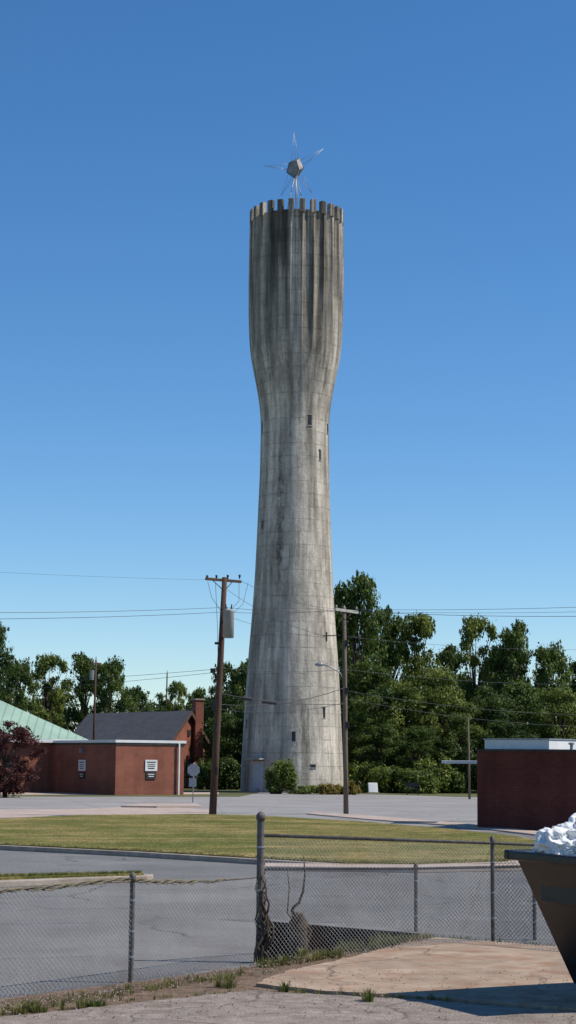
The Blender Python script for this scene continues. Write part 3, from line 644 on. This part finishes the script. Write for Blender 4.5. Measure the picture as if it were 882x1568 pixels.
def tree_proto(i,ncl,per,size,mat,low=.12,cr=(.05,.10),wmax=.36):
    C=[]
    lobes=[(rng.uniform(0,6.28),rng.uniform(.35,.9),rng.uniform(.07,.14)) for _ in range(9)]
    while len(C)<ncl:
        z=rng.uniform(low,.94); f=(z-low)/(1-low); a=rng.uniform(0,6.28)
        rm=wmax*math.sin(math.pi*min(1,(f*.86+.12)))**.7
        for (la,lz,lw) in lobes:
            da=abs((a-la+math.pi)%(2*math.pi)-math.pi)
            rm*=1+ .45*math.exp(-(da/.5)**2-((z-lz)/lw)**2)
        rm*=.82
        r=rm*rng.random()**.4
        C.append((r*math.cos(a),r*math.sin(a),z))
    C=np.array(C); rr=rng.uniform(cr[0],cr[1],(ncl,1)); Rr=rr*np.array([[1.15,1.15,.75]])
    V1=leafdata(C,Rr,per,size)
    k=ncl*4; src=rng.integers(0,ncl,k); dirs=unit(k); dirs[:,2]=np.abs(dirs[:,2])*.9; C2=C[src]+dirs*Rr[src]*1.2
    V2=leafdata(C2,np.full((k,3),.018)*rng.uniform(.5,1.5,(k,1)),26,size*.85)
    me=leafmesh('crown_%d'%i,np.concatenate([V1,V2]),mat)
    paths=[]; zt_=.7
    trunk=[(0,0,-.01),(rng.uniform(-.01,.01),0,.15),(rng.uniform(-.02,.02),rng.uniform(-.02,.02),.4),(rng.uniform(-.03,.03),0,zt_)]
    paths.append((trunk,[.028,.022,.015,.005]))
    for c in C[::2]:
        z0=max(.12,c[2]*.55); s=Vector((float(np.interp(z0,[-.01,.15,.4,zt_],[t[0] for t in trunk])),0,z0))
        e=Vector(c); m=s.lerp(e,.5)+Vector((0,0,.03)); paths.append(([s,m,e],[.009,.006,.002]))
    o=tubes('tmpwood',paths,m_bark,None,5); wm=o.data; wm.name='wood_%d'%i; bpy.data.objects.remove(o)
    return me,wm
protos=[tree_proto(0,85,260,.0125,m_leafA),tree_proto(1,75,260,.0125,m_leafB),tree_proto(2,90,260,.0125,m_leafC,low=.1),tree_proto(3,60,280,.0125,m_leafA,low=.2,wmax=.32),tree_proto(4,75,280,.013,m_leafB,low=.06,wmax=.4),tree_proto(5,58,240,.012,m_leafC,low=.2,wmax=.30,cr=(.04,.085))]
def tree(name,px,topy,wpx,d,v,h=None,cm=None,rot=None):
    q=P(px,1200,d); H=P(px,topy,d).z if h is None else h; W=wpx*d/F
    e=empty(name,(q.x,d,0)); rot=random.uniform(0,6.28) if rot is None else rot
    cme,wme=protos[v]
    if cm is not None: cme=cme.copy(); cme.materials[0]=cm
    for nm,m_ in(('crown',cme),('trunk_and_limbs',wme)):
        o=bpy.data.objects.new(nm,m_); scn.collection.objects.link(o); o.parent=e
        o.scale=(W/.72,W/.72,H/.99); o.rotation_euler=(0,0,rot)
for t in [(545,874,125,152,0),(520,905,90,160,1),(592,928,95,158,0),(640,934,110,155,5),(690,985,80,165,1),(728,938,95,160,5),(790,948,95,158,0),(845,985,85,156,3),(905,1000,110,160,1),(980,980,140,165,0),(765,985,80,166,1),
          (560,1010,120,146,0),(615,1040,120,146,2),(668,1020,105,146,2),(740,1050,120,147,4),(800,1040,110,150,0),(855,1050,100,146,2),(920,1060,120,150,4),(705,1090,80,143,2),(585,1105,90,142,0),(640,1110,90,141,1),(770,1100,90,143,1),
          (-15,948,80,170,1),(-60,960,120,180,0),(25,1010,70,178,3),(68,998,90,185,5),(125,998,90,190,0),(165,1008,80,186,3),(205,1050,60,195,0),(268,1040,50,190,5),(300,1052,60,200,0),(345,1012,70,165,1),(378,1003,70,160,0),(322,1050,60,170,4),(240,1060,70,200,4),(360,1080,90,152,4),(318,1110,60,160,1)]:
    tree('deciduous_tree',*t)
tree('purple_plum_tree',8,1103,100,112,4,cm=m_leafR)
tree('deciduous_tree',-70,1090,100,120,1)
def bush(name,px,py,wpx,hpx,d,mat,n=26,size=.09,per=260,dep=None):
    q=P(px,py,d); W=wpx*d/F/2; H=hpx*d/F; dep=dep or W*.8
    C=np.stack([rng.uniform(-.72,.72,n)*W,rng.uniform(-.6,.6,n)*dep,rng.uniform(.12,.82,n)*H],1); Rr=np.tile([[W*.3,dep*.45,H*.24]],(n,1))*rng.uniform(.7,1.2,(n,1))
    V=leafdata(C,Rr,per,size); V[:,2]=np.maximum(V[:,2],.01)
    e=empty(name,(q.x,d,0)); me=leafmesh(name+'_leaves',V,mat); o=bpy.data.objects.new('foliage',me); scn.collection.objects.link(o); o.parent=e
    tubes('stems',[([(q.x,d,-.05),(q.x+C[i][0]*.5,d+C[i][1]*.5,C[i][2]*.5),(q.x+C[i][0],d+C[i][1],C[i][2])],[.04,.03,.01]) for i in range(0,n,3)],m_bark,e,5)
bush('green_shrub',429,1188,54,50,130,m_leafC,30)
bush('hedge',470,1208,44,14,130,m_leafC,24,.07,200); bush('hedge',505,1206,40,17,129.5,m_leafY,24,.07,200); bush('yellow_shrub',541,1205,26,20,129,m_leafY,16,.07,200)
bush('hedge',520,1208,50,14,131,m_leafB,20,.07,180)
for px,h,w in [(600,40,70),(660,55,60),(700,70,60),(640,35,70),(560,45,60),(745,60,60),(800,70,90),(880,70,90),(690,35,50)]:
    bush('wild_shrub',px,1200,w,h,139+random.uniform(-2,2),random.choice([m_leafA,m_leafC,m_leafB]),30,.12,260)
for px,h,w in [(345,50,60),(318,45,40),(375,40,40)]:
    bush('wild_shrub',px,1200,w,h,146,m_leafB,24,.12,240)
n=900; X=rng.uniform(-190,190,n); C=np.stack([X,rng.uniform(225,245,n),rng.random(n)*(8.5+1.6*np.sin(X*.13)+1.2*np.sin(X*.37+1))],1)
Rr=np.tile([[2.2,2.2,1.5]],(n,1))*rng.uniform(.7,1.3,(n,1))
me=leafmesh('distant_treeline',leafdata(C,Rr,90,.34),m_leafD); o=bpy.data.objects.new('distant_treeline',me); scn.collection.objects.link(o)
# grass tufts & litter
def tufts(name,spots,mat):
    V=[];Fc=[]
    for (x,y,z,nb,h) in spots:
        for _ in range(nb):
            a=random.uniform(0,6.28); r=random.uniform(0,.05); bx_,by=x+r*math.cos(a),y+r*math.sin(a); hh=h*random.uniform(.5,1.2); lean=random.uniform(.1,.7)*hh; wd=.0045
            t=Vector((-math.sin(a),math.cos(a),0))*wd; dr=Vector((math.cos(a),math.sin(a),0)); b=len(V); p=Vector((bx_,by,z))
            V+=[p-t,p+t,p+dr*lean*.4+Vector((0,0,hh*.6))+t*.8,p+dr*lean*.4+Vector((0,0,hh*.6))-t*.8,p+dr*lean+Vector((0,0,hh))]
            Fc+=[(b,b+1,b+2,b+3),(b+3,b+2,b+4)]
    return mk(name,V,Fc,mat)
sp2=[]
def line(a,b,n,jit,nb,h,z=.006):
    for _ in range(n):
        f=random.random(); q=G(*a).lerp(G(*b),f)
        sp2.append((q.x+random.gauss(0,jit),q.y+random.gauss(0,jit),z,random.randint(nb//3,nb),h*random.uniform(.5,1.2)))
line((-60,1560),(395,1490),90,.09,16,.08); line((398,1484),(520,1466),40,.04,30,.13); line((510,1465),(610,1446),45,.05,34,.15); line((610,1446),(650,1438),16,.03,20,.1)
line((0,1555),(150,1545),26,.06,34,.12); line((480,1526),(700,1536),12,.03,22,.08); line((430,1524),(470,1527),6,.03,30,.1); line((340,1515),(350,1511),5,.03,40,.15); line((655,1436),(870,1456),30,.04,12,.08);line((0,1548),(390,1520),40,.12,10,.05)
for a,b in((562,1538),(565,1540),(350,1510),(436,1524),(465,1470)):
    q=G(a,b); sp2.append((q.x,q.y,.03,60,.13))
tufts('grass_tufts',sp2,m_blade)
sp3=[]
lpx=gp([(0,1302),(200,1312),(390,1324),(520,1332),(650,1333),(790,1328)])
for i in range(len(lpx)-1):
    for _ in range(110):
        q=lpx[i].lerp(lpx[i+1],random.random()); sp3.append((q.x+random.gauss(0,.05),q.y+random.uniform(.2,.6),.15,8,.05))
for _ in range(260):
    f=random.random(); q=G(-60,1358).lerp(G(215,1350),f); sp3.append((q.x,q.y+random.uniform(0,.3),.15,10,.08))
tufts('lawn_edge_grass',sp3,m_blade)
def scatter(name,n,fn,size,mat,z=.012):
    V=[];Fc=[]
    for _ in range(n):
        q=fn(); a=random.uniform(0,6.28); s=size*random.uniform(.5,1.3); t=Vector((math.cos(a),math.sin(a),random.uniform(-.3,.3)))*s; b_=Vector((-math.sin(a),math.cos(a),random.uniform(-.3,.3)))*s*.5; p=Vector((q.x,q.y,z+s*.3)); b=len(V)
        V+=[p+t,p+b_,p-t,p-b_]; Fc.append((b,b+1,b+2,b+3))
    return mk(name,V,Fc,mat)
def litfn():
    if random.random()<.75:
        q=G(-60,1556).lerp(G(640,1442),random.random()); q=q+Vector((random.gauss(0,.15),-abs(random.gauss(.05,.3)),0)); return q
    return G(random.uniform(0,880),random.uniform(1490,1568))
scatter('leaf_litter',2400,litfn,.018,m_litter,.045)
V=[];Fc=[]
for _ in range(900):
    q=litfn(); r=random.uniform(.006,.02); b=len(V)
    for dx,dy,dz in((1,0,0),(-.2,1,0),(-1,-.1,0),(.1,-1,0),(0,0,1)): V.append((q.x+dx*r,q.y+dy*r,.04+dz*r))
    Fc+=[(b,b+1,b+4),(b+1,b+2,b+4),(b+2,b+3,b+4),(b+3,b,b+4)]
mk('gravel',V,Fc,m_slab2)
# ---------------------------------------------------------------- light, sky, camera
EL=R(50); AZ=R(93)
sd=Vector((math.sin(AZ)*math.cos(EL),math.cos(AZ)*math.cos(EL),math.sin(EL)))
sl=bpy.data.lights.new('sun','SUN'); sl.energy=5.0; sl.angle=R(.5); sl.color=(1,.94,.85)
so=bpy.data.objects.new('sun',sl); so.rotation_euler=(-sd).to_track_quat('-Z','Y').to_euler(); so.location=(40,-10,60); scn.collection.objects.link(so)
wd=bpy.data.worlds.new('World'); scn.world=wd; wd.use_nodes=True; nt=wd.node_tree
bg=nt.nodes['Background']; sk=nt.nodes.new('ShaderNodeTexSky'); sk.sky_type='NISHITA'; sk.sun_disc=False
sk.sun_elevation=EL; sk.sun_rotation=AZ; sk.air_density=1.0; sk.dust_density=0.0; sk.ozone_density=5.0; sk.altitude=900
hs=nt.nodes.new('ShaderNodeHueSaturation'); hs.inputs['Saturation'].default_value=1.2; hs.inputs['Value'].default_value=1.1
nt.links.new(sk.outputs[0],hs.inputs['Color']); nt.links.new(hs.outputs[0],bg.inputs[0]); bg.inputs[1].default_value=.12
cd=bpy.data.cameras.new('camera'); cam=bpy.data.objects.new('camera',cd); scn.collection.objects.link(cam); scn.camera=cam
cd.sensor_fit='VERTICAL'; cd.sensor_height=24; cd.lens=24*F/1568; cd.clip_end=8000; cd.clip_start=.1
cam.matrix_world=Matrix(((rt.x,up.x,-fw.x,0),(rt.y,up.y,-fw.y,0),(rt.z,up.z,-fw.z,EYE),(0,0,0,1)))
scn.view_settings.view_transform='Standard'; scn.view_settings.look='None'; scn.view_settings.exposure=0
